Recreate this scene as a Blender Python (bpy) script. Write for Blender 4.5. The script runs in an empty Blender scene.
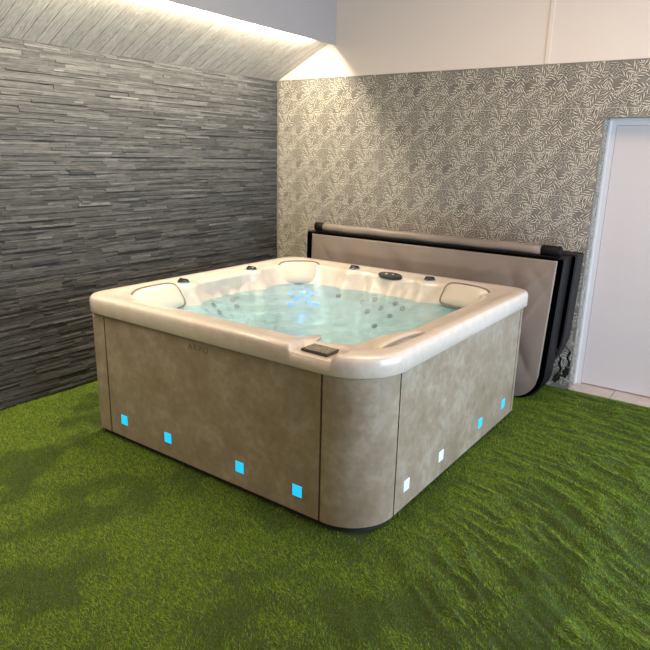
import bpy, bmesh, math, random
import numpy as np
from mathutils import Vector, Matrix
random.seed(7); RNG = np.random.default_rng(7)
S = bpy.context.scene
COL = S.collection
PI = math.pi

# ------------------------------------------------------------------ camera
YAW, PITCH, ROLL, FPX = 0.6182, 0.2686, 0.0236, 620.9
CAM = Vector((4.0992, -4.8912, 1.7518))
cy_, sy_, cp_, sp_ = math.cos(YAW), math.sin(YAW), math.cos(PITCH), math.sin(PITCH)
fwd = Vector((-sy_*cp_, cy_*cp_, -sp_)); rt = Vector((cy_, sy_, 0)); up = rt.cross(fwd)
r2 = rt*math.cos(ROLL) + up*math.sin(ROLL); u2 = -rt*math.sin(ROLL) + up*math.cos(ROLL)
cam = bpy.data.objects.new('camera', bpy.data.cameras.new('camera')); COL.objects.link(cam)
cam.data.sensor_width = 36; cam.data.lens = FPX/650*36; cam.data.clip_start = 0.05
M = Matrix((r2, u2, -fwd)).transposed().to_4x4(); M.translation = CAM
cam.matrix_world = M
S.camera = cam

# ------------------------------------------------------------------ world, lights, exposure
w = bpy.data.worlds.new('world'); S.world = w; w.use_nodes = True
w.node_tree.nodes['Background'].inputs[0].default_value = (1.0, 0.80, 0.60, 1)
w.node_tree.nodes['Background'].inputs[1].default_value = 0.56
S.view_settings.view_transform = 'Standard'; S.view_settings.look = 'None'
S.view_settings.gamma = 1; S.view_settings.use_curve_mapping = False
S.view_settings.exposure = 0.0

def area(name, loc, direction, sx, sy, power, color, spread=PI, yaxis=None):
    l = bpy.data.lights.new(name, 'AREA'); l.shape = 'RECTANGLE'; l.size = sx; l.size_y = sy
    l.energy = power; l.color = color; l.spread = spread
    o = bpy.data.objects.new(name, l); COL.objects.link(o)
    z = -Vector(direction).normalized()
    y = Vector(yaxis or (0, 0, 1)); x = y.cross(z).normalized(); y = z.cross(x)
    m = Matrix((x, y, z)).transposed().to_4x4(); m.translation = Vector(loc)
    o.matrix_world = m
    return o
# daylight through the large glazed opening of the right wall
area('window_daylight', (5.93, -1.75, 1.15), (-1, 0, -0.0), 2.7, 2.1, 200, (0.62, 0.78, 1.0))
# warm LED strip in the cove behind the fascia board
area('cove_light', (0.632, -2.86, 2.711), (-0.40, 0, -0.92), 0.02, 5.24, 150, (1.0, 0.885, 0.67), yaxis=(0, 1, 0))
# warm fill over the tub, added to lift the rim and upper wall
area('overhead_fill', (3.0, -2.2, 3.36), (0, 0.0, -1), 1.6, 1.6, 62, (1.0, 0.70, 0.44), yaxis=(0, 1, 0))
def point(name, loc, power, color, r=0.03):
    l = bpy.data.lights.new(name, 'POINT'); l.energy = power; l.color = color; l.shadow_soft_size = r
    o = bpy.data.objects.new(name, l); COL.objects.link(o); o.location = loc
point('underwater_light', (1.85, -2.36, 0.56), 16, (0.48, 0.88, 1.0), 0.012)
point('underwater_blue_light', (1.26, -1.19, 0.66), 0.3, (0.05, 0.35, 1.0), 0.012)

# ------------------------------------------------------------------ helpers
def tag(o, label=None, cat=None, group=None, kind=None):
    if label: o['label'] = label
    if cat: o['category'] = cat
    if group: o['group'] = group
    if kind: o['kind'] = kind
    return o
def empty(name, loc=(0, 0, 0)):
    o = bpy.data.objects.new(name, None); o.empty_display_size = 0.1
    COL.objects.link(o); o.location = loc; return o
def mesh_obj(name, verts, faces, mat, parent=None, smooth=False):
    me = bpy.data.meshes.new(name); me.from_pydata([tuple(v) for v in verts], [], faces); me.update()
    if smooth: me.polygons.foreach_set('use_smooth', [True]*len(me.polygons))
    return link(name, me, mat, parent)
def link(name, me, mat, parent=None):
    o = bpy.data.objects.new(name, me); COL.objects.link(o)
    if mat: me.materials.append(mat)
    if parent:
        o.parent = parent
        o.matrix_parent_inverse = Matrix.Translation(-world_loc(parent))
    return o
def world_loc(o):
    v = Vector(o.location)
    if o.parent: v = v + o.matrix_parent_inverse.translation + world_loc(o.parent)
    return v
def bm_obj(name, bm, mat, parent=None, smooth=False, sub=0):
    me = bpy.data.meshes.new(name); bmesh.ops.recalc_face_normals(bm, faces=bm.faces[:]); bm.to_mesh(me); bm.free()
    if smooth: me.polygons.foreach_set('use_smooth', [True]*len(me.polygons))
    o = link(name, me, mat, parent)
    if sub:
        m = o.modifiers.new('s', 'SUBSURF'); m.levels = m.render_levels = sub
    return o
def box(bm, lo, hi, bevel=0.0, seg=2):
    c = [(a+b)/2 for a, b in zip(lo, hi)]; s = [abs(b-a) for a, b in zip(lo, hi)]
    r = bmesh.ops.create_cube(bm, size=1, matrix=Matrix.Translation(c) @ Matrix.Diagonal((*s, 1)))
    if bevel:
        es = list({e for v in r['verts'] for e in v.link_edges})
        bmesh.ops.bevel(bm, geom=es, offset=bevel, segments=seg, affect='EDGES', profile=0.5)
def frame(bm, verts_before, mat4):
    vs = bm.verts[:][verts_before:]
    bmesh.ops.transform(bm, matrix=mat4, verts=vs)
def struct(o): return tag(o, kind='structure')
def lathe(bm, prof, n=32, mat4=None):
    rings = []
    for r, z in prof:
        if r < 1e-6: rings.append([bm.verts.new((0, 0, z))])
        else: rings.append([bm.verts.new((r*math.cos(2*PI*k/n), r*math.sin(2*PI*k/n), z)) for k in range(n)])
    for a, b in zip(rings, rings[1:]):
        for k in range(n):
            k2 = (k+1) % n
            f = [a[k % len(a)], a[k2 % len(a)], b[k2 % len(b)], b[k % len(b)]]
            f = list(dict.fromkeys(f))
            if len(f) > 2: bm.faces.new(f)
    if mat4 is not None:
        bmesh.ops.transform(bm, matrix=mat4, verts=[v for r in rings for v in r])
def tube(bm, pts, r, n=10, flat=1.0):
    pts = [Vector(p) for p in pts]; rings = []
    for i, p in enumerate(pts):
        t = (pts[min(i+1, len(pts)-1)] - pts[max(i-1, 0)]).normalized()
        a = t.cross(Vector((0, 0, 1)) if abs(t.z) < .9 else Vector((0, 1, 0))).normalized(); b = t.cross(a)
        rings.append([bm.verts.new(p + a*r*math.cos(2*PI*k/n) + b*r*flat*math.sin(2*PI*k/n)) for k in range(n)])
    for A, B in zip(rings, rings[1:]):
        for k in range(n): bm.faces.new((A[k], A[(k+1) % n], B[(k+1) % n], B[k]))
    bm.faces.new(rings[0]); bm.faces.new(rings[-1][::-1])
def basis(loc, normal, upv=(0, 0, 1)):
    z = Vector(normal).normalized(); x = Vector(upv).cross(z).normalized(); y = z.cross(x)
    m = Matrix((x, y, z)).transposed().to_4x4(); m.translation = Vector(loc); return m

# ------------------------------------------------------------------ materials
def mat(name):
    m = bpy.data.materials.new(name); m.use_nodes = True
    return m, m.node_tree.nodes, m.node_tree.links, m.node_tree.nodes['Principled BSDF']
def plain(name, c, rough=0.5, metal=0.0, spec=0.5, coat=0.0, emis=None, es=0.0):
    m, n, l, p = mat(name)
    p.inputs['Base Color'].default_value = (*c, 1); p.inputs['Roughness'].default_value = rough
    p.inputs['Metallic'].default_value = metal; p.inputs['Specular IOR Level'].default_value = spec
    p.inputs['Coat Weight'].default_value = coat; p.inputs['Coat Roughness'].default_value = 0.08
    if emis:
        p.inputs['Emission Color'].default_value = (*emis, 1); p.inputs['Emission Strength'].default_value = es
    return m
def ramp(n, l, src, stops):
    r = n.new('ShaderNodeValToRGB'); e = r.color_ramp.elements
    while len(e) < len(stops): e.new(0.5)
    for k, (pos, c) in enumerate(stops): e[k].position = pos; e[k].color = (*c, 1)
    l.new(src, r.inputs[0]); return r.outputs[0]
def math_(n, l, op, a, b=None, c=None):
    m = n.new('ShaderNodeMath'); m.operation = op
    for i, v in enumerate((a, b, c)):
        if v is None: continue
        if isinstance(v, (int, float)): m.inputs[i].default_value = v
        else: l.new(v, m.inputs[i])
    return m.outputs[0]
def vmath(n, l, op, a, b=None, c=None):
    m = n.new('ShaderNodeVectorMath'); m.operation = op
    for i, v in enumerate((a, b, c)):
        if v is None: continue
        if isinstance(v, (tuple, list)): m.inputs[i].default_value = v
        elif isinstance(v, (int, float)): m.inputs[3 if op == 'SCALE' else i].default_value = v
        else: l.new(v, m.inputs[i])
    return m.outputs[0]
def noise(n, l, vec, scale, detail=3, rough=0.5):
    t = n.new('ShaderNodeTexNoise'); t.inputs['Scale'].default_value = scale
    t.inputs['Detail'].default_value = detail; t.inputs['Roughness'].default_value = rough
    if vec is not None: l.new(vec, t.inputs['Vector'])
    return t.outputs['Fac']
def objco(n): return n.new('ShaderNodeTexCoord').outputs['Object']
def bump(n, l, h, p, strength=0.3, dist=0.01):
    b = n.new('ShaderNodeBump'); b.inputs['Strength'].default_value = strength; b.inputs['Distance'].default_value = dist
    l.new(h, b.inputs['Height']); l.new(b.outputs[0], p.inputs['Normal'])
def mixc(n, l, fac, a, b, mode='MIX'):
    m = n.new('ShaderNodeMix'); m.data_type = 'RGBA'; m.blend_type = mode
    for s, v in ((m.inputs[0], fac), (m.inputs[6], a), (m.inputs[7], b)):
        if isinstance(v, (int, float)): s.default_value = v
        elif isinstance(v, tuple): s.default_value = (*v, 1)
        else: l.new(v, s)
    return m.outputs[2]

def mat_plaster(name, c):
    m, n, l, p = mat(name); co = objco(n)
    p.inputs['Base Color'].default_value = (*c, 1); p.inputs['Roughness'].default_value = 0.75
    bump(n, l, noise(n, l, co, 60, 4), p, 0.08, 0.003)
    return m
def mat_slate():
    m, n, l, p = mat('slate'); co = objco(n)
    rnd = n.new('ShaderNodeNewGeometry').outputs['Random Per Island']
    sc = vmath(n, l, 'MULTIPLY', co, (1, 0.35, 1.6))
    a = noise(n, l, sc, 40, 6, 0.65)
    base = ramp(n, l, rnd, [(0, (0.052, 0.053, 0.054)), (0.5, (0.073, 0.074, 0.075)), (0.95, (0.098, 0.098, 0.098)), (1, (0.13, 0.13, 0.128))])
    v = ramp(n, l, a, [(0.25, (0.6, 0.6, 0.6)), (0.75, (1.3, 1.3, 1.3))])
    l.new(mixc(n, l, 1.0, base, v, 'MULTIPLY'), p.inputs['Base Color'])
    p.inputs['Roughness'].default_value = 0.65; p.inputs['Specular IOR Level'].default_value = 0.12
    bump(n, l, noise(n, l, sc, 55, 6, 0.7), p, 0.7, 0.006)
    return m
def mat_paper():
    m, n, l, p = mat('palm_wallpaper'); co = objco(n)
    l.new(ramp(n, l, noise(n, l, co, 5, 3), [(0.35, (0.15, 0.136, 0.12)), (0.65, (0.24, 0.218, 0.19))]), p.inputs['Base Color'])
    p.inputs['Roughness'].default_value = 0.6
    return m
def mat_planks():
    m, n, l, p = mat('whitewashed_planks'); co = objco(n)
    rnd = n.new('ShaderNodeNewGeometry').outputs['Random Per Island']
    off = n.new('ShaderNodeCombineXYZ'); l.new(math_(n, l, 'MULTIPLY', rnd, 37.0), off.inputs[0]); l.new(math_(n, l, 'MULTIPLY', rnd, 5.0), off.inputs[1])
    q = vmath(n, l, 'ADD', vmath(n, l, 'MULTIPLY', co, (1.2, 9, 1.2)), off.outputs[0])
    g = noise(n, l, q, 2.0, 2, 0.5)
    rings = math_(n, l, 'SINE', math_(n, l, 'MULTIPLY', g, 75.0))
    fine = noise(n, l, vmath(n, l, 'MULTIPLY', co, (3, 60, 3)), 2.5, 2)
    v = math_(n, l, 'ADD', math_(n, l, 'MULTIPLY', rings, 0.11), math_(n, l, 'MULTIPLY', fine, 0.9))
    c = ramp(n, l, v, [(0.2, (0.40, 0.36, 0.31)), (0.6, (0.66, 0.61, 0.54))])
    t = ramp(n, l, rnd, [(0, (0.88, 0.87, 0.86)), (1, (1.08, 1.08, 1.08))])
    l.new(mixc(n, l, 1.0, c, t, 'MULTIPLY'), p.inputs['Base Color']); p.inputs['Roughness'].default_value = 0.6
    bump(n, l, v, p, 0.3, 0.002)
    return m
def mat_panel():
    m, n, l, p = mat('cement_look_panel'); co = objco(n)
    a = noise(n, l, co, 5.5, 6, 0.62); b = noise(n, l, co, 22, 4, 0.6)
    v = math_(n, l, 'ADD', math_(n, l, 'MULTIPLY', a, 0.75), math_(n, l, 'MULTIPLY', b, 0.25))
    c = ramp(n, l, v, [(0.33, (0.225, 0.175, 0.115)), (0.5, (0.28, 0.228, 0.16)), (0.66, (0.36, 0.312, 0.235))])
    l.new(c, p.inputs['Base Color'])
    l.new(math_(n, l, 'MULTIPLY_ADD', a, 0.25, 0.28), p.inputs['Roughness'])
    bump(n, l, b, p, 0.06, 0.003)
    return m
def mat_acrylic():
    m, n, l, p = mat('pearl_acrylic'); co = objco(n)
    a = noise(n, l, co, 14, 6, 0.7)
    c = ramp(n, l, a, [(0.3, (0.55, 0.485, 0.415)), (0.7, (0.66, 0.595, 0.515))])
    l.new(c, p.inputs['Base Color']); p.inputs['Roughness'].default_value = 0.28
    p.inputs['Coat Weight'].default_value = 0.5; p.inputs['Coat Roughness'].default_value = 0.12
    return m
def mat_water():
    m = bpy.data.materials.new('water'); m.use_nodes = True; n = m.node_tree.nodes; l = m.node_tree.links
    n.clear(); out = n.new('ShaderNodeOutputMaterial')
    co = objco(n)
    wrp = noise(n, l, co, 3.0, 3)
    cm = n.new('ShaderNodeCombineXYZ'); l.new(wrp, cm.inputs[0]); l.new(wrp, cm.inputs[1])
    q = vmath(n, l, 'ADD', co, vmath(n, l, 'SCALE', cm.outputs[0], 0.9))
    h = math_(n, l, 'ADD', noise(n, l, q, 7, 4, 0.55), math_(n, l, 'MULTIPLY', noise(n, l, q, 24, 3), 0.25))
    bp = n.new('ShaderNodeBump'); bp.inputs['Strength'].default_value = 0.5; bp.inputs['Distance'].default_value = 0.03
    l.new(h, bp.inputs['Height'])
    tr = n.new('ShaderNodeBsdfTransparent'); tr.inputs[0].default_value = (0.68, 0.90, 0.97, 1)
    rf = n.new('ShaderNodeBsdfRefraction'); rf.inputs['IOR'].default_value = 1.33; rf.inputs['Roughness'].default_value = 0.02
    rf.inputs[0].default_value = (0.68, 0.90, 0.97, 1); l.new(bp.outputs[0], rf.inputs['Normal'])
    gl = n.new('ShaderNodeBsdfGlossy'); gl.inputs['Roughness'].default_value = 0.04; l.new(bp.outputs[0], gl.inputs['Normal'])
    df = n.new('ShaderNodeBsdfDiffuse')
    df.inputs[0].default_value = (0.46, 0.72, 0.86, 1); l.new(bp.outputs[0], df.inputs['Normal'])
    m1 = n.new('ShaderNodeMixShader'); m1.inputs[0].default_value = 0.25; l.new(tr.outputs[0], m1.inputs[1]); l.new(rf.outputs[0], m1.inputs[2])
    foam = ramp(n, l, noise(n, l, q, 5, 4, 0.6), [(0.40, (0.06, 0.06, 0.06)), (0.68, (0.38, 0.38, 0.38))])
    m2 = n.new('ShaderNodeMixShader'); l.new(foam, m2.inputs[0]); l.new(m1.outputs[0], m2.inputs[1]); l.new(df.outputs[0], m2.inputs[2])
    fr = n.new('ShaderNodeFresnel'); fr.inputs['IOR'].default_value = 1.33; l.new(bp.outputs[0], fr.inputs['Normal'])
    m3 = n.new('ShaderNodeMixShader'); l.new(fr.outputs[0], m3.inputs[0]); l.new(m2.outputs[0], m3.inputs[1]); l.new(gl.outputs[0], m3.inputs[2])
    l.new(m3.outputs[0], out.inputs[0])
    return m
def mat_vinyl():
    m, n, l, p = mat('taupe_vinyl'); co = objco(n)
    a = noise(n, l, vmath(n, l, 'MULTIPLY', co, (1, 1, 0.5)), 3.5, 3, 0.5)
    l.new(ramp(n, l, a, [(0.3, (0.19, 0.15, 0.125)), (0.7, (0.235, 0.19, 0.16))]), p.inputs['Base Color'])
    p.inputs['Roughness'].default_value = 0.42
    bump(n, l, noise(n, l, co, 300, 2), p, 0.1, 0.001)
    return m
def mat_grass():
    m, n, l, p = mat('turf_blades'); co = objco(n)
    rnd = n.new('ShaderNodeNewGeometry').outputs['Random Per Island']
    c = ramp(n, l, rnd, [(0, (0.065, 0.125, 0.006)), (0.45, (0.145, 0.255, 0.013)), (0.8, (0.25, 0.36, 0.024)), (1, (0.36, 0.37, 0.06))])
    l.new(c, p.inputs['Base Color']); p.inputs['Roughness'].default_value = 0.55; p.inputs['Specular IOR Level'].default_value = 0.1
    tl = n.new('ShaderNodeBsdfTranslucent'); l.new(c, tl.inputs[0])
    mx = n.new('ShaderNodeMixShader'); mx.inputs[0].default_value = 0.3
    l.new(p.outputs[0], mx.inputs[1]); l.new(tl.outputs[0], mx.inputs[2]); l.new(mx.outputs[0], n['Material Output'].inputs[0])
    return m
def mat_tile():
    m, n, l, p = mat('sill_tile'); co = objco(n)
    c = ramp(n, l, noise(n, l, co, 9, 4), [(0.3, (0.46, 0.38, 0.32)), (0.7, (0.54, 0.46, 0.40))])
    l.new(c, p.inputs['Base Color']); p.inputs['Roughness'].default_value = 0.35
    return m
def mat_screen():
    m, n, l, p = mat('screen'); co = objco(n)
    a = noise(n, l, co, 70, 5, 0.75)
    l.new(ramp(n, l, a, [(0.35, (0.03, 0.028, 0.022)), (0.52, (0.16, 0.15, 0.12)), (0.7, (0.42, 0.38, 0.28))]), p.inputs['Base Color'])
    p.inputs['Roughness'].default_value = 0.12
    return m
WHITE = mat_plaster('white_paint', (0.72, 0.63, 0.565)); FASC = mat_plaster('fascia_paint', (0.39, 0.37, 0.37))
SLATE = mat_slate(); PAPER = mat_paper(); PLANK = mat_planks(); PANEL = mat_panel(); ACR = mat_acrylic(); WATER = mat_water()
VINYL = mat_vinyl(); GRASS = mat_grass(); TILE = mat_tile(); SCREEN = mat_screen()
DARK = plain('dark_void', (0.01, 0.01, 0.01), 0.8); BLACKV = plain('black_vinyl', (0.005, 0.005, 0.006), 0.5, spec=0.15)
BLACKP = plain('black_plastic', (0.014, 0.014, 0.016), 0.25, coat=0.5)
RINGM = plain('bluish_ring', (0.10, 0.22, 0.30), 0.3, 0.6)
CHROME = plain('chrome', (0.75, 0.80, 0.85), 0.15, 1.0)
GREYP = plain('grey_plastic', (0.006, 0.009, 0.011), 0.5, spec=0.2)
PILLOW = plain('pillow_foam', (0.58, 0.52, 0.43), 0.38, coat=0.15); PIPING = plain('pillow_edge', (0.22, 0.17, 0.12), 0.5)
DOORP = plain('door_paint', (0.57, 0.52, 0.515), 0.4); TRIMW = plain('white_trim', (0.58, 0.56, 0.55), 0.4)
SOIL = plain('turf_backing', (0.03, 0.05, 0.005), 0.9); CONC = plain('screed', (0.2, 0.19, 0.18), 0.8)
CYAN = plain('cyan_lens', (0.02, 0.25, 0.4), 0.2, emis=(0.012, 0.55, 0.95), es=1.0)
GLARE = plain('glare_lens', (0.75, 0.82, 0.95), 0.12, emis=(0.45, 0.75, 1.0), es=0.12)  # reflection on the lens painted in as pale base colour and weak glow
BLUE = plain('blue_lit_jet', (0.02, 0.2, 0.6), 0.3, emis=(0.03, 0.35, 1.0), es=1.5)
LED = plain('led_strip', (0.9, 0.8, 0.6), 0.5, emis=(1.0, 0.85, 0.58), es=6.0)

# ------------------------------------------------------------------ numpy noise
_tab = RNG.random((256, 256))
def vnoise(x, y):
    xi = np.floor(x).astype(int); yi = np.floor(y).astype(int); fx = x-xi; fy = y-yi
    fx = fx*fx*(3-2*fx); fy = fy*fy*(3-2*fy)
    a = _tab[xi % 256, yi % 256]; b = _tab[(xi+1) % 256, yi % 256]; c = _tab[xi % 256, (yi+1) % 256]; d = _tab[(xi+1) % 256, (yi+1) % 256]
    return (a*(1-fx)+b*fx)*(1-fy) + (c*(1-fx)+d*fx)*fy
def fbm(x, y, o=3):
    s = 0; a = 0.5
    for k in range(o): s = s + a*vnoise(x*2**k+17*k, y*2**k+31*k); a *= 0.5
    return s/(1-0.5**o)

# ================================================================== SETTING
HW = 2.42            # top of slate and wallpaper
X1R, YF, HT = 6.0, -5.5, 3.4
def quadbox(name, lo, hi, m, parent=None, bev=0):
    bm = bmesh.new(); box(bm, lo, hi, bev); return bm_obj(name, bm, m, parent)
struct(quadbox('floor', (-0.15, YF, -0.10), (X1R+.1, 0.0, -0.06), CONC))

# left wall: dry-stacked slate strips, one continuous cladding
V = []; F = []
def addbox(lo, hi, j=0.0):
    b = len(V)
    for x in (lo[0], hi[0]):
        for y in (lo[1], hi[1]):
            for z in (lo[2], hi[2]):
                V.append((x + (random.uniform(-j, j) if x == hi[0] else 0), y, z))
    for f in ((0, 1, 3, 2), (4, 6, 7, 5), (0, 4, 5, 1), (2, 3, 7, 6), (0, 2, 6, 4), (1, 5, 7, 3)): F.append(tuple(b+i for i in f))
z = -0.035
while z < HW-0.004:
    h = random.choice((0.011, 0.014, 0.016, 0.018, 0.022, 0.028)); h = min(h, HW-z)
    y = -0.001
    rowoff = random.uniform(-0.003, 0.003)
    while y > YF:
        L = random.choice((0.07, 0.12, 0.16, 0.2, 0.26, 0.34, 0.42)); y2 = max(y-L, YF)
        d = -0.012 + rowoff + abs(random.gauss(0, 0.0030)); d = min(d, 0.004)
        if h > 0.026 and random.random() < 0.3:
            zz = z + h*random.uniform(.4, .6)
            addbox((-0.04, y2+.0006, z+.0006), (d, y, zz-.0004), 0.0015); addbox((-0.04, y2+.0006, zz+.0004), (d+random.uniform(-.004, .004), y, z+h-.0006), 0.0015)
        else: addbox((-0.04, y2+.0006, z+.0006), (d, y, z+h-.0006), 0.0018)
        y = y2
    z += h
b = len(V); addbox((-0.12, YF, 0), (-0.035, 0, HW))
struct(mesh_obj('wall_left', V, F, SLATE))

# back wall: wallpapered part with the door recess, the painted part above is one more slab
DX0, DX1, DZ, DD = 3.0, 3.96, 2.045, 0.20
def slab(bm, lo, hi): box(bm, lo, hi)
bm = bmesh.new()
slab(bm, (-0.12, 0, -.06), (DX0, DD, HW)); slab(bm, (DX0, 0, DZ), (DX1, DD, HW)); slab(bm, (DX1, 0, -.06), (X1R, DD, HW))
# printed palm fronds: one 0.31 m repeat, drawn over the whole wall and the door reveal
prng = random.Random(11); TILE_S = 0.31; fronds = []
cells = [(a_, b_) for a_ in range(5) for b_ in range(5)]; prng.shuffle(cells)
for q, (ci, cj) in enumerate(cells):
    cx = (ci+prng.uniform(.1, .9))*TILE_S/5; cz = (cj+prng.uniform(.1, .9))*TILE_S/5; a = prng.uniform(0, 2*PI); L = prng.uniform(.085, .125)
    bend = prng.uniform(-4, 4); pale = (3, 2, 3)[q % 3]
    cx -= math.cos(a)*L*.6; cz -= math.sin(a)*L*.6; leaf = []; backing = []
    nl = max(5, int(L/.0185))
    for t in range(nl):
        f = t/(nl-1); th = a+bend*f*L*2
        px_, pz_ = cx+math.cos(a+bend*f*L)*L*f, cz+math.sin(a+bend*f*L)*L*f
        ll = .052*(math.sin(PI*(.22+.70*f)))**.7+.008
        for sg in (-1, 1):
            b_ = th+sg*(.80-.35*f)
            tx, tz = math.cos(b_), math.sin(b_)
            for w_, lst, k_, o_ in ((.0085, backing, 1.05, -.003), (.0046, leaf, 1.0, 0)):
                mx_, mz_ = px_+tx*ll*.5, pz_+tz*ll*.5
                lst.append(((px_+tx*o_, pz_+tz*o_), (mx_-tz*w_, mz_+tx*w_), (px_+tx*ll*k_, pz_+tz*ll*k_), (mx_+tz*w_, mz_-tx*w_)))
    fronds.append((1, backing)); fronds.append((pale, leaf))
def print_area(u0, u1, z0, z1, hole, put):
    for iu in range(int(u0//TILE_S)-1, int(u1//TILE_S)+1):
        for iz in range(-2, 9):
            ou, oz = iu*TILE_S, HW-(iz+1)*TILE_S
            for q, (tone, qs) in enumerate(fronds):
                for quad in qs:
                    pts = [(ou+u, oz+z) for u, z in quad]
                    if any(u < u0 or u > u1 or z < z0 or z > z1 or hole(u, z) for u, z in pts): continue
                    f = put(pts, .0002+q*.00004); f.material_index = tone
print_area(0.001, 4.7, .002, HW-.001, lambda u, z: DX0-.001 < u < DX1+.001 and z < DZ+.001,
           lambda pts, d: bm.faces.new([bm.verts.new((u, -d, z)) for u, z in pts]))
print_area(0.0, .14, .006, DZ-.002, lambda u, z: False,
           lambda pts, d: bm.faces.new([bm.verts.new((DX0+d, u, z)) for u, z in pts]))
for r_ in range(1, 8):
    zz = HW-r_*TILE_S
    for xa, xb in ((0, DX0), (DX1, 4.7)) if zz < DZ else ((0, 4.7),):
        f = bm.faces.new([bm.verts.new(c_) for c_ in ((xa, -.0024, zz-.0012), (xb, -.0024, zz-.0012), (xb, -.0024, zz+.0012), (xa, -.0024, zz+.0012))]); f.material_index = 3
me_ = bpy.data.meshes.new('wall_back'); bm.to_mesh(me_); bm.free()
wb = struct(link('wall_back', me_, PAPER))
for nm, c_ in (('paper_dark_leaf', (.055, .050, .045)), ('paper_grey_leaf', (.42, .38, .32)), ('paper_pale_leaf', (.62, .565, .47))):
    wb.data.materials.append(plain(nm, c_, .6))
struct(quadbox('wall_back_upper', (-0.12, 0.003, HW+.001), (X1R, DD, HT), WHITE))
struct(quadbox('trim_1', (2.535, -0.004, HW+.004), (2.565, 0.003, HT-.01), WHITE, bev=.0015))
# door, its frame and the tiled sill
dr = struct(quadbox('door_1', (DX0+.048, DD-0.005, 0.012), (DX1-.048, DD+.04, DZ-.045), DOORP))
bm = bmesh.new()
box(bm, (DX0+.0005, 0.14, 0), (DX0+.012, DD+.05, DZ)); box(bm, (DX1-.012, 0.11, 0), (DX1-.0005, DD+.05, DZ)); box(bm, (DX0+.012, 0.11, DZ-.012), (DX1-.012, DD+.05, DZ-.0005))
box(bm, (DX0+.012, DD-.008, 0), (DX0+.046, DD+.05, DZ-.012)); box(bm, (DX1-.046, DD-.008, 0), (DX1-.012, DD+.05, DZ-.012)); box(bm, (DX0+.046, DD-.008, DZ-.043), (DX1-.046, DD+.05, DZ-.012))
bm_obj('door_frame', bm, TRIMW, dr)
bm = bmesh.new()
box(bm, (DX1-.12, DD-.016, 1.00), (DX1-.085, DD-.005, 1.14), .003); box(bm, (DX1-.21, DD-.05, 1.06), (DX1-.09, DD-.036, 1.08), .005); box(bm, (DX1-.112, DD-.045, 1.06), (DX1-.094, DD-.01, 1.08), .003)
bm_obj('door_handle', bm, CHROME, dr)
bm = bmesh.new()
for xa, xb in ((DX0, 3.306), (3.309, 3.61), (3.613, DX1)): box(bm, (xa+.001, -0.006, -0.09), (xb, DD+.04, 0.004), .001)
struct(bm_obj('door_sill', bm, TILE)); bpy.data.objects['door_sill'].name = 'trim_2'

# sloped plank ceiling up to the fascia
SL = 0.488; XE = 0.652
bm = bmesh.new(); yy = 0.0
while yy > YF:
    y2 = yy - 0.094
    x0, x1 = -0.05, XE-.002
    za, zb_ = HW-.002+SL*x0, HW-.002+SL*x1
    vs = [bm.verts.new(c) for c in ((x0, yy-.0030, za), (x1, yy-.0030, zb_), (x1, y2+.001, zb_), (x0, y2+.001, za),
                                    (x0, yy-.0030, za+.02), (x1, yy-.0030, zb_+.02), (x1, y2+.001, zb_+.02), (x0, y2+.001, za+.02))]
    for f in ((0, 1, 2, 3), (4, 7, 6, 5), (0, 4, 5, 1), (1, 5, 6, 2), (2, 6, 7, 3), (3, 7, 4, 0)): bm.faces.new([vs[i] for i in f])
    yy = y2
struct(bm_obj('ceiling_sloped_planks', bm, PLANK))
bm = bmesh.new()
for (x0, x1) in ((-0.1, XE),):
    vs = [bm.verts.new(c) for c in ((x0, YF, HW+SL*x0+.02), (x1, YF, HW+SL*x1+.02), (x1, 0, HW+SL*x1+.02), (x0, 0, HW+SL*x0+.02))]
    bm.faces.new(vs)
struct(bm_obj('ceiling_backing', bm, DARK))
struct(quadbox('fascia', (XE, YF, 2.687), (0.664, 0.002, HT), FASC)); bpy.data.objects['fascia'].name = 'trim_3'
struct(quadbox('ceiling', (XE, YF, HT), (X1R+.1, DD, HT+.08), WHITE))
o = quadbox('led_strip', (XE-.005, YF+.05, 2.706), (XE-.0005, -0.24, 2.712), LED)
tag(o, 'warm white light strip hidden in the cove behind the grey fascia', 'light strip')
# right wall with the glazed opening the daylight comes through
bm = bmesh.new()
box(bm, (X1R, YF, 0), (X1R+.1, -3.1, HT)); box(bm, (X1R, -.4, 0), (X1R+.1, DD, HT)); box(bm, (X1R, -3.1, 2.2), (X1R+.1, -.4, HT))
struct(bm_obj('wall_right', bm, WHITE))

# ================================================================== GRASS
PX0, PX1, PY0, PY1 = 0.781, 2.821, -2.733, -0.734
def turf_h(x, y):
    # gentle undulation plus creases of the loose-laid carpet right of the tub
    u = x*0.93 - y*0.36; v = x*0.36 + y*0.93
    ridg = 1-np.abs(2*fbm(u*3.2+3, v*13+1.2*np.sin(u*3), 2)-1)
    m1 = np.clip((x-2.75)/.5, 0, 1)*np.clip((y+3.6)/.8, 0, 1)
    return 0.010*(fbm(x*1.7, y*1.7, 2)-.5) + 0.028*m1*(ridg**3-.35) + 0.006*(fbm(x*6, y*6, 2)-.5)
NX, NY = 300, 275
gx = np.linspace(0.0, X1R-.02, NX); gy = np.linspace(YF, -0.008, NY)
GX, GY = np.meshgrid(gx, gy, indexing='ij')
def edge_fade(x, y):
    dx = np.maximum(np.maximum(PX0-x, x-PX1), 0); dy = np.maximum(np.maximum(PY0-y, y-PY1), 0)
    d = np.sqrt(dx*dx+dy*dy); return np.clip(d/.15, 0, 1)*np.clip(-y/.1, 0, 1)
Z = turf_h(GX, GY)*edge_fade(GX, GY) - 0.005
vg = np.stack([GX.ravel(), GY.ravel(), Z.ravel()], 1)
I = np.arange(NX*NY).reshape(NX, NY)
fg = np.stack([I[:-1, :-1], I[1:, :-1], I[1:, 1:], I[:-1, 1:]], -1).reshape(-1, 4)
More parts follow.
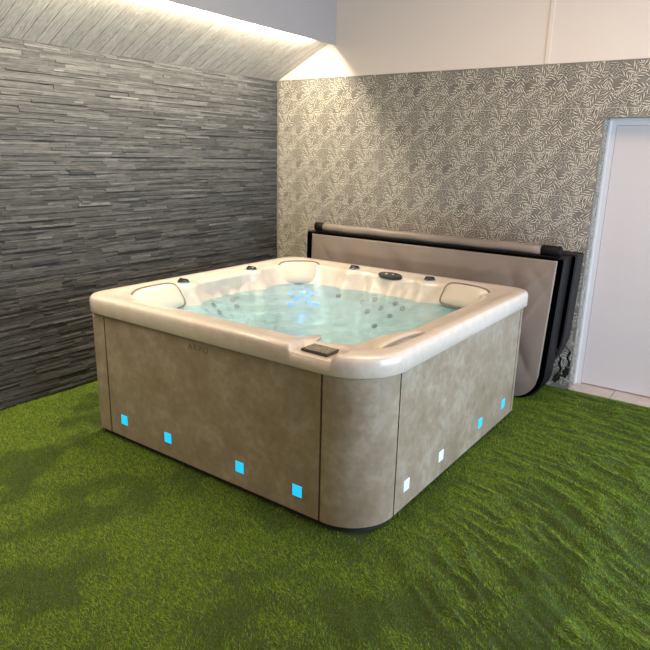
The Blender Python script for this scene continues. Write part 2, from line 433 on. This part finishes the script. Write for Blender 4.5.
# blades
DENS = 30000
nb = int(DENS*X1R*5.4)
bx = RNG.uniform(0.006, X1R-.03, nb); by = RNG.uniform(YF+.1, -0.006, nb)
keep = ~((bx > PX0+.03) & (bx < PX1-.03) & (by > PY0+.03) & (by < PY1-.03))
keep &= ~((bx > 4.4) & (RNG.random(nb) > .45))
bx = bx[keep]; by = by[keep]; nb = len(bx)
bz = turf_h(bx, by)*edge_fade(bx, by) - 0.006
patch = fbm(bx*3.6+9, by*3.6, 3); patch2 = fbm(bx*8+50, by*8+7, 2)
nap = np.clip((patch-.42)*7+(patch2-.5)*3, -1, 1)           # brushed patches
ang = 2.3 + nap*.8 + RNG.normal(0, .7, nb)
lean = np.clip(0.7 + 0.75*nap + RNG.normal(0, .2, nb), 0, 1.5)
hgt = RNG.uniform(.009, .0145, nb)*(1+.25*nap)
wid = RNG.uniform(.0008, .0014, nb)
fa = RNG.uniform(0, 2*PI, nb)
px, py = np.cos(fa)*wid, np.sin(fa)*wid
lx, ly = np.cos(ang)*lean*hgt, np.sin(ang)*lean*hgt
hz = hgt*np.clip(1-.3*lean**2, .4, 1)
v0 = np.stack([bx-px, by-py, bz], 1); v1 = np.stack([bx+px, by+py, bz], 1)
v2 = np.stack([bx+lx*.35+px*.8, by+ly*.35+py*.8, bz+hz*.6], 1); v3 = np.stack([bx+lx*.35-px*.8, by+ly*.35-py*.8, bz+hz*.6], 1)
v4 = np.stack([bx+lx, by+ly, bz+hz], 1)
VB = np.stack([v0, v1, v2, v3, v4], 1).reshape(-1, 3)
base = np.arange(nb)*5 + len(vg)
quads = np.concatenate([fg, np.stack([base, base+1, base+2, base+3], 1)]); tris = np.stack([base+3, base+2, base+4], 1)
me = bpy.data.meshes.new('grass_carpet')
allv = np.concatenate([vg, VB]).astype(np.float32)
me.vertices.add(len(allv)); me.vertices.foreach_set('co', allv.ravel())
loops = np.concatenate([quads.ravel(), tris.ravel()]).astype(np.int32)
me.loops.add(len(loops)); me.loops.foreach_set('vertex_index', loops)
npoly = len(quads)+len(tris); me.polygons.add(npoly)
ls = np.concatenate([np.arange(len(quads))*4, len(quads)*4+np.arange(len(tris))*3]).astype(np.int32)
me.polygons.foreach_set('loop_start', ls)
mi = np.ones(npoly, np.int32); mi[:len(fg)] = 0
me.materials.append(SOIL); me.materials.append(GRASS)
me.polygons.foreach_set('material_index', mi)
me.update(calc_edges=True); me.validate()
g = link('grass_carpet', me, None)
tag(g, 'short green artificial grass carpet covering the floor, creased on the right', 'grass', kind='stuff')

# ================================================================== HOT TUB
tub = empty('hot_tub', ((PX0+PX1)/2, (PY0+PY1)/2, 0))
tag(tub, 'square hot tub with beige cement-look sides and cream acrylic rim standing on grass', 'hot tub')
def rrect(x0, x1, y0, y1, r, ns=170, nc=44):
    """counter-clockwise from front-left end of the front side; same sample count for every inset"""
    P = []; a, b, c, d = r if isinstance(r, tuple) else (r,)*4      # front-right, back-right, back-left, front-left
    def side(p, q):
        for k in range(ns): t = k/ns; P.append((p[0]+(q[0]-p[0])*t, p[1]+(q[1]-p[1])*t))
    def cor(cx, cy, a0, r):
        for k in range(nc): t = a0+PI/2*k/nc; P.append((cx+r*math.cos(t), cy+r*math.sin(t)))
    side((x0+d, y0), (x1-a, y0)); cor(x1-a, y0+a, -PI/2, a)
    side((x1, y0+a), (x1, y1-b)); cor(x1-b, y1-b, 0, b)
    side((x1-b, y1), (x0+c, y1)); cor(x0+c, y1-c, PI/2, c)
    side((x0, y1-c), (x0, y0+d)); cor(x0+d, y0+d, PI, d)
    return P
NS, NC = 170, 44
RX0, RX1, RY0, RY1 = PX0-.03, PX1+.03, PY0-.03, PY1+.03
def sm(a, b, t):
    t = max(0, min(1, (t-a)/(b-a))); return t*t*(3-2*t)
def bumpf(c, wd, t): d = (t-c)/wd; return math.exp(-d*d)
def mod(kind, x, y, k):
    """extra inset (towards the middle) of the inner lip / wall at a perimeter sample"""
    side = k//(NS+NC); s = k % (NS+NC); e = 0.0
    incorner = s >= NS
    if kind == 'lip' or kind == 'wall':
        if side == 0:
            e += .085*(sm(2.30, 2.37, x)-sm(2.58, 2.65, x))                 # console shelf
        if side == 3: e += .05*(bumpf(-2.06, .07, y)+bumpf(-1.39, .07, y)) 
        if side == 2: e += .05*(bumpf(1.49, .07, x)+bumpf(2.135, .07, x)) + .02*bumpf(1.86, .13, x)
    if kind == 'wall':
        t = s/NS if not incorner else 0
        if not incorner: e += -.02*math.sin(PI*t) + .007*math.cos(2*PI*t*7)*math.sin(PI*t)
        if side == 3: e += -.015*bumpf(-1.75, .2, y)
        if side == 2: e += .012*(bumpf(1.70, .03, x)+bumpf(2.02, .03, x))
    return e
CR = (.28, .12, .14, .14)
prof = [  # inset, z, corner radius, kind
    (.030, .800, (.25, .06, .06, .06), None), (.004, .800, CR, None), (0, .805, CR, None), (0, .870, CR, None), (.003, .885, CR, None), (.010, .896, CR, None), (.022, .901, CR, None),
    (.065, .902, (.27, .17, .19, .19), None), (.085, .899, (.27, .19, .20, .20), None), (.11, .893, (.28, .22, .23, .23), None), (.155, .889, (.28, .26, .27, .27), None), (.178, .885, .28, 'lip'), (.192, .876, .28, 'lip'), (.202, .860, .28, 'lip'),
    (.222, .82, .29, 'wall'), (.250, .77, .30, 'wall'), (.275, .72, .31, 'wall'), (.32, .64, .32, 'wall'), (.37, .56, .33, 'wall'), (.42, .50, .33, 'wall'), (.47, .47, .32, 'wall'), (.56, .46, .29, None), (.62, .455, .27, None),
    (.645, .44, .26, None), (.66, .40, .25, None), (.67, .26, .24, None), (.69, .12, .22, None), (.76, .09, .18, None), (.93, .085, .08, None)]
def ring(ins, z, r, kind):
    P = rrect(RX0+ins, RX1-ins, RY0+ins, RY1-ins, r, NS, NC)
    out = []
    for k, (x, y) in enumerate(P):
        if kind:
            e = mod(kind, x, y, k); side = k//(NS+NC)
            nx, ny = ((0, 1), (-1, 0), (0, -1), (1, 0))[side]
            if k % (NS+NC) < NS: x += nx*e; y += ny*e
        zz = z
        if z > .875 and ins < .19 and y < -2.55:      # recess for the control panel, open to the front
            q = (sm(2.375, 2.388, x)-sm(2.618, 2.631, x))*(1-sm(-2.640, -2.618, y))
            zz = z + q*(.870-z)
        out.append((x, y, zz))
    return out
NR = len(rrect(0, 2, 0, 2, .2, NS, NC))
V = []; F = []
# add extra rings through the recess depth so its back edge is crisp
prof2 = prof[:9] + [(.100, .896, (.275, .205, .215, .215), None)] + prof[9:]
for r_ in prof2: V += ring(*r_)
for a in range(len(prof2)-1):
    for k in range(NR):
        k2 = (k+1) % NR; F.append((a*NR+k, a*NR+k2, (a+1)*NR+k2, (a+1)*NR+k))
V.append((1.801, -1.733, .085)); c = len(V)-1; a = len(prof2)-1
for k in range(NR): F.append((a*NR+k, a*NR+(k+1) % NR, c))
shell = mesh_obj('acrylic_shell', V, F, ACR, tub, smooth=True); shell['label'] = 'cream pearl acrylic rim and basin'
# dark inner body and black base
def ringslab(name, ins, z0, z1, m, r):
    P = rrect(PX0+ins, PX1-ins, PY0+ins, PY1-ins, tuple(max(q-ins, .03) for q in (.25, .06, .06, .06)), 20, 16); n = len(P)
    V = [(x, y, z0) for x, y in P]+[(x, y, z1) for x, y in P]
    F = [(k, (k+1) % n, n+(k+1) % n, n+k) for k in range(n)] + [tuple(range(n))[::-1]]
    return mesh_obj(name, V, F, m, tub)
ringslab('inner_frame', .014, .02, .80, DARK, .19)
ringslab('base', .022, 0.0, .05, DARK, .18)
# cabinet panels cut from the rounded outline
P = rrect(PX0, PX1, PY0, PY1, (.25, .06, .06, .06), 200, 48)
Pi = rrect(PX0+.012, PX1-.012, PY0+.012, PY1-.012, (.238, .048, .048, .048), 200, 48)
N = len(P); SEG = N//4
def idx(pred, a, b): return next(k for k in range(a, b) if pred(P[k % N]))
cA = idx(lambda p: p[0] >= .935, N-10, N+60)
cB = idx(lambda p: p[0] >= 2.553, 0, 260)
cC = idx(lambda p: p[1] >= -2.48, 200, 400)
cD = idx(lambda p: p[1] >= -.828, 260, 600)
cE = idx(lambda p: p[0] <= 2.67, 400, 700); cF = idx(lambda p: p[0] <= .94, 500, 800)
cG = idx(lambda p: p[1] <= -.90, 700, 900); cH = idx(lambda p: p[1] <= -2.56, 740, 1000)
def panel(name, a, b, lab=None):
    if b < a: b += N
    ks = [k % N for k in range(a, b+1)]
    # 4 mm joint at both ends: pull end samples in
    out = [Vector((*P[k], 0)) for k in ks]; inn = [Vector((*Pi[k], 0)) for k in ks]
    g = .0055
    for L in (out, inn):
        L[0] = L[0] + (L[1]-L[0]).normalized()*min(g, (L[1]-L[0]).length*.9); L[-1] = L[-1] + (L[-2]-L[-1]).normalized()*min(g, (L[-2]-L[-1]).length*.9)
    z0, z1 = .035, .803; n = len(out); V = []
    for L, z in ((out, z0), (out, z1), (inn, z1), (inn, z0)): V += [(p.x, p.y, z) for p in L]
    F = []
    for q in range(4):
        for k in range(n-1): F.append((q*n+k, q*n+k+1, ((q+1) % 4)*n+k+1, ((q+1) % 4)*n+k))
    F.append((0, n, 2*n, 3*n)); F.append((n-1, 4*n-1, 3*n-1, 2*n-1))
    o = mesh_obj(name, V, F, PANEL, tub, smooth=True)
    m = o.modifiers.new('e', 'EDGE_SPLIT'); m.split_angle = math.radians(40)
    if lab: o['label'] = lab
    return o
panel('side_panel', cA-N if cA >= N else cA, cB); panel('corner_panel', cB, cC); panel('side_panel', cC, cD); panel('corner_panel', cD, cE)
panel('side_panel', cE, cF); panel('corner_panel', cF, cG); panel('side_panel', cG, cH); panel('corner_panel', cH, cA)
# step lights in the panels
def step_light(c, nrm, m, lab):
    bm = bmesh.new(); box(bm, (-.029, -.031, -.004), (.029, .031, .0025), .0022, 2)
    es = [e for e in bm.edges if abs((e.verts[0].co-e.verts[1].co).z) > .002]
    bmesh.ops.transform(bm, matrix=basis(c, nrm), verts=bm.verts[:])
    o = bm_obj('step_light', bm, m, tub, smooth=False); o['label'] = lab
for x in (1.071, 1.469, 2.033, 2.419): step_light((x, PY0, .149), (0, -1, 0), CYAN, 'glowing cyan square light')
for y, m in ((-2.352, GLARE), (-1.954, GLARE), (-1.396, CYAN), (-.995, CYAN)):
    step_light((PX1, y, .152), (1, 0, 0), m, 'glowing cyan square light' if m is CYAN else 'square light with pale reflection painted in')
# embossed lettering on the front panel
tc = bpy.data.curves.new('lettering', 'FONT'); tc.body = 'ARVO'; tc.size = .05; tc.extrude = .0008; tc.align_x = 'CENTER'; tc.space_character = 1.25
to = bpy.data.objects.new('tmp', tc); COL.objects.link(to)
dg = bpy.context.evaluated_depsgraph_get(); tm = bpy.data.meshes.new_from_object(to.evaluated_get(dg)); bpy.data.objects.remove(to)
tm.transform(basis((1.745, PY0-.0004, .732), (0, -1, 0)))
EMB = plain('embossed_letters', (0.16, 0.13, 0.09), 0.4)
lo = link('lettering', tm, EMB, tub)

# surface lookup for everything mounted on the shell
from mathutils.bvhtree import BVHTree
me = shell.data
bvh = BVHTree.FromPolygons([tuple(v.co) for v in me.vertices], [tuple(p.vertices) for p in me.polygons])
def drop(x, y):
    h = bvh.ray_cast(Vector((x, y, 1.2)), Vector((0, 0, -1)))
    n = h[1]; n = n if n.z > 0 else -n
    return h[0], n
# headrests
def pillow(c, nrm, wd, ht, taper=.0):
    bm = bmesh.new(); n = 28; m4 = basis(c, nrm)
    def outline(s, z):
        R = []
        for k in range(n*4):
            a = 2*PI*k/(n*4); ca, sa = math.cos(a), math.sin(a); e = 2/4.6
            x = math.copysign(abs(ca)**e, ca)*wd/2*s; y = math.copysign(abs(sa)**e, sa)*ht/2*s
            x *= 1 + taper*(y/ht)
            bend = -.9*x*x*0.6
            R.append(bm.verts.new((x, y, z - abs(x)**2*.35)))
        return R
    rs = [outline(.97, -.05), outline(1, 0.0), outline(.985, .010), outline(.95, .018), outline(.8, .028), outline(.5, .033), outline(.2, .034)]
    for A, B in zip(rs, rs[1:]):
        for k in range(len(A)): bm.faces.new((A[k], A[(k+1) % len(A)], B[(k+1) % len(A)], B[k]))
    bm.faces.new(rs[-1])
    bmesh.ops.transform(bm, matrix=m4, verts=bm.verts[:])
    o = bm_obj('headrest', bm, PILLOW, tub, smooth=True)
    bm = bmesh.new(); pts = []
    for k in range(n*4+1):
        a = 2*PI*k/(n*4); ca, sa = math.cos(a), math.sin(a); e = 2/4.6
        x = math.copysign(abs(ca)**e, ca)*(wd/2+.005); y = math.copysign(abs(sa)**e, sa)*(ht/2+.005)
        x *= 1 + taper*(y/ht)
        pts.append(m4 @ Vector((x, y, .007-abs(x)**2*.35)))
    tube(bm, pts, .006, 8); bm_obj('piping', bm, PIPING, o, smooth=True)['label'] = 'thin brown edge seam'
pillow((1.012, -2.37, .842), (.78, 0, .62), .36, .18)
pillow((1.074, -1.006, .828), (.62, -.62, .48), .335, .185)
pillow((2.475, -.985, .838), (-.12, -.80, .60), .34, .17)
pillow((2.640, -2.32, .858), (-.34, .03, .94), .44, .25)
# knobs (diverters)
def knob(x, y):
    p, nn = drop(x, y)
    bm = bmesh.new(); m4 = Matrix.Translation(p+Vector((0, 0, .001)))
    lathe(bm, [(.0, -.008), (.043, -.008), (.043, .002), (.040, .004), (.037, .003), (0, .003)], 36, m4)
    r = bm_obj('diverter_ring', bm, RINGM, tub, smooth=False); r['label'] = 'chrome ring under the black knob'
    bm = bmesh.new()
    lathe(bm, [(.036, .003), (.037, .009), (.034, .015), (.028, .018), (0, .019)], 36, m4)
    n0 = len(bm.verts); box(bm, (-.034, -.006, .012), (.034, .006, .023), .003)
    bm.verts.ensure_lookup_table()
    bmesh.ops.transform(bm, matrix=m4, verts=bm.verts[n0:])
    bm_obj('diverter_knob', bm, BLACKP, tub)
for x, y in ((.900, -2.07), (.912, -1.40), (1.485, -.832), (2.14, -.838)): knob(x, y)
# auxiliary oval keypad on the far rim
p, nn = drop(1.862, -.905)
bm = bmesh.new(); m4 = basis(Vector((1.848, -.905, .890)), (0, -.35, .94))
lathe(bm, [(0, -.012), (1, -.012), (1, .006), (.93, .012), (0, .013)], 40, m4 @ Matrix.Diagonal((.1, .036, 1, 1)))
ak = bm_obj('auxiliary_keypad', bm, BLACKP, tub); ak['label'] = 'small black oval keypad on the far rim'
for dx in (-.028, .028):
    bm = bmesh.new(); lathe(bm, [(.011, .0), (.011, .016), (0, .017)], 20, m4 @ Matrix.Translation((dx, 0, 0)))
    bm_obj('button', bm, CHROME, ak)
# main control panel in its recess
cp = quadbox('control_panel', (-.083, -.052, 0), (.083, .052, .012), BLACKP, None, .003)
rot = Matrix.Translation((2.496, -2.668, .871)) @ Matrix.Rotation(math.radians(-1.5), 4, 'Z') @ Matrix.Scale(.93, 4, (1, 0, 0))
cp.data.transform(rot); cp.parent = tub; cp.matrix_parent_inverse = Matrix.Translation(-world_loc(tub))
sc = quadbox('display', (-.076, -.045, .0105), (.076, .045, .0135), SCREEN, None, .001); sc.data.transform(rot)
sc.parent = cp; sc['label'] = 'glossy mottled display'
# jets
def jet(x, y, r=.024, m=GREYP, lab=None):
    p, nn = drop(x, y)
    nn = (nn+Vector((0, 0, .9))).normalized(); bm = bmesh.new(); m4 = basis(p+nn*.004, nn)
    lathe(bm, [(r, -.006), (r, .003), (r*.88, .006), (r*.6, .006), (r*.5, .003), (r*.25, .003), (r*.2, .007), (0, .008)], 24, m4)
    j = bm_obj('jet', bm, m, tub); 
    if lab: j['label'] = lab
# jets set into the backrests: dark ones left and far side, blue lit ones in the far left corner
for x, y in ((1.01, -1.901), (0.999, -1.698), (1.031, -1.872), (1.028, -1.689), (1.475, -1.029), (1.668, -0.987), (1.768, -0.978), (1.741, -1.033), (1.85, -1.018), (1.935, -1.032), (1.948, -0.979), (2.02, -1.004), (1.845, -1.097)): jet(x, y, .021)
for x, y in ((1.101, -1.141), (1.214, -1.039), (1.146, -1.187), (1.271, -1.072), (1.16, -1.089), (1.143, -1.135), (1.206, -1.078), (1.298, -1.059), (1.128, -1.203), (1.234, -1.083)): jet(x, y, .018, BLUE, 'blue lit jet')
jet(2.585, -1.225, .022, BLUE, 'blue lit jet')
# water, cut to the basin's outline
WZ = .752
ra = ring(.2580, WZ, .302, 'wall'); Vw = list(ra); n = len(ra)
Fw = []
for k in range(1, 12):
    f = 1-k/12
    Vw += [(1.801+(x-1.801)*f, -1.733+(y+1.733)*f, WZ) for x, y, z in ra]
for a in range(11):
    for k in range(n): Fw.append((a*n+k, a*n+(k+1) % n, (a+1)*n+(k+1) % n, (a+1)*n+k))
Vw.append((1.801, -1.733, WZ)); c = len(Vw)-1
for k in range(n): Fw.append((11*n+k, 11*n+(k+1) % n, c))
wt = mesh_obj('water', Vw, Fw, WATER, None, smooth=True)
tag(wt, 'pale turquoise rippling water filling the hot tub', 'water', kind='stuff')

# ================================================================== FOLDED COVER
cov = empty('folded_spa_cover', (1.82, -.3, 0))
tag(cov, 'folded taupe vinyl spa cover with black edges standing between hot tub and wallpaper', 'spa cover')
def cov_profile(x0, x1, z0, z1, rb, rt_):
    P = []
    def arc(cx, cz, r, a0):
        for k in range(11): a = a0 + PI/2*k/10; P.append((cx+r*math.cos(a), cz+r*math.sin(a)))
    arc(x1-rb, z0+rb, rb, -PI/2); arc(x1-rt_, z1-rt_, rt_, 0); arc(x0+rt_, z1-rt_, rt_, PI/2); arc(x0+rb, z0+rb, rb, PI)
    return P
def panel_half(name, x0, x1, z1, yf, yb, leanf, rb=.26, fat=.0):
    """edge wall in black, faces in vinyl"""
    P = [(x-.035*max(0, z1-z)*(x > 2), z) for x, z in cov_profile(x0, x1, .004, z1, rb, .012)]; n = len(P)
    def Y(y, z): return y + leanf*z
    V = []; F = []
    for (i_, y) in ((0, yf+.012), (.0, yf+.012), (.0, yb-.012), (0, yb-.012)):
        pass
    cx, cz = (x0+x1)/2, z1/2
    def shrink(d): return [(x + math.copysign(min(d, abs(cx-x)), cx-x), z + math.copysign(min(d, abs(cz-z)), cz-z)) for x, z in P]
    loops_ = [(shrink(.010), yf), (P, yf+.012), (P, (yf+yb)/2), (P, yb-.012), (shrink(.010), yb)]
    for L, y in loops_: V += [(x, Y(y, z), z) for x, z in L]
    for a in range(4):
        for k in range(n): F.append((a*n+k, a*n+(k+1) % n, (a+1)*n+(k+1) % n, (a+1)*n+k))
    F.append(tuple(4*n+k for k in range(n)))
    body = mesh_obj(name, V, F, BLACKV, cov); body['label'] = 'black vinyl edge of one folded half'
    return P, Y
def face_sheet(x0, x1, z1, yf, Y, rb, parent):
    # slightly puffy taupe sheet with soft diagonal creases
    NXs, NZs = 150, 80; V = []; F = []; idx_ = {}
    ctr = 0
    for i in range(NXs+1):
        for j in range(NZs+1):
            u = i/NXs; v = j/NZs; x = x0+(x1-x0)*u
            # rounded bottom corners
            zb_ = .010
            for xc, sgn in ((x1-rb, 1), (x0+rb, -1)):
                dx = (x-xc)*sgn
                if dx > 0: zb_ = max(zb_, .010+rb-math.sqrt(max(rb*rb-dx*dx, 0)))
            z = zb_+(z1-zb_)*v
            puff = .012*min(1, min(u, 1-u)*12)*min(1, min(v, 1-v)*8)
            q = fbm(np.array(x*2.2+z*1.6), np.array(x*.35-z*.5+4), 2)
            right = max(0, min(1, (x-1.9)/.7))
            d = (x1-x)*.75+(z1-z)*1.0
            fx, fz = x1+.12-x, z1+.16-z; fa_ = math.atan2(fz, fx); fd = math.hypot(fx, fz)
            crease = .022*(1-abs(math.sin(fa_*13+1.5*float(q)+.3)))**2*math.exp(-fd/.55)*min(1, fd*3)
            c2 = .014*(abs(math.sin(x*3.1+z*2.0+float(q)*7)))
            V.append((x-.035*max(0, 1.085-z)*u, Y(yf-.002-puff-crease*min(1, puff*90)-c2*min(1, puff*90), z), z))
    for i in range(NXs):
        for j in range(NZs):
            a = i*(NZs+1)+j; F.append((a, a+NZs+1, a+NZs+2, a+1))
    o = mesh_obj('vinyl_face', V, F, VINYL, parent, smooth=True)
    m = o.modifiers.new('s', 'SOLIDIFY'); m.thickness = .003; m.offset = 1
    return o
LEAN = .03
P_, Y_ = panel_half('front_half', .70, 2.965, 1.085, -.46, -.275, LEAN, rb=.21)
f_ = face_sheet(.765, 2.915, 1.065, -.46, Y_, .20, cov); f_['label'] = 'taupe vinyl face with soft creases'
P2, Y2 = panel_half('rear_half', .72, 3.0, 1.095, -.255, -.06, -.0, rb=.5)
bm = bmesh.new(); box(bm, (.80, -.44, 1.086), (2.90, -.24, 1.094), .003); bm_obj('hinge_flap', bm, BLACKV, cov)
# padded roll lying along the top edge
bm = bmesh.new(); tube(bm, [(.86+k*(2.80-.86)/24, -.395, 1.128+.003*math.sin(k*1.3)) for k in range(25)], .034, 20)
bm_obj('padded_roll', bm, VINYL, cov, smooth=True)
for xa, xb in ((.775, .875), (2.78, 2.925)):
    bm = bmesh.new(); m4 = Matrix.Translation((xa, -.395, 1.128)) @ Matrix.Rotation(PI/2, 4, 'Y')
    L = xb-xa; lathe(bm, [(0, 0), (.028, 0), (.037, .008), (.038, L*.5), (.037, L-.008), (.028, L), (0, L)], 24, m4)
    bm_obj('end_cap', bm, BLACKV, cov, smooth=True)
# two fastening straps with buckles hanging at the right edge
def strap(pts, b, tilt):
    bm = bmesh.new(); tube(bm, pts, .009, 8, .25); s = bm_obj('strap', bm, BLACKV, cov)
    bm = bmesh.new(); box(bm, (-.019, -.008, -.045), (.019, .008, .045), .007)
    box(bm, (-.025, -.006, -.018), (.025, .006, .012), .004)
    bmesh.ops.transform(bm, matrix=Matrix.Translation(b) @ Matrix.Rotation(tilt, 4, 'Y'), verts=bm.verts[:])
    bm_obj('buckle', bm, BLACKP, s)
strap([(2.925, -.285, .42), (2.955, -.285, .37), (2.985, -.285, .32), (2.975, -.285, .285), (2.992, -.285, .25), (2.988, -.285, .22)], (2.972, -.285, .175), .5)
strap([(2.93, -.10, .40), (2.975, -.10, .36), (3.0, -.10, .33), (2.985, -.10, .285), (3.005, -.10, .25), (3.0, -.10, .215)], (2.988, -.10, .165), .3)
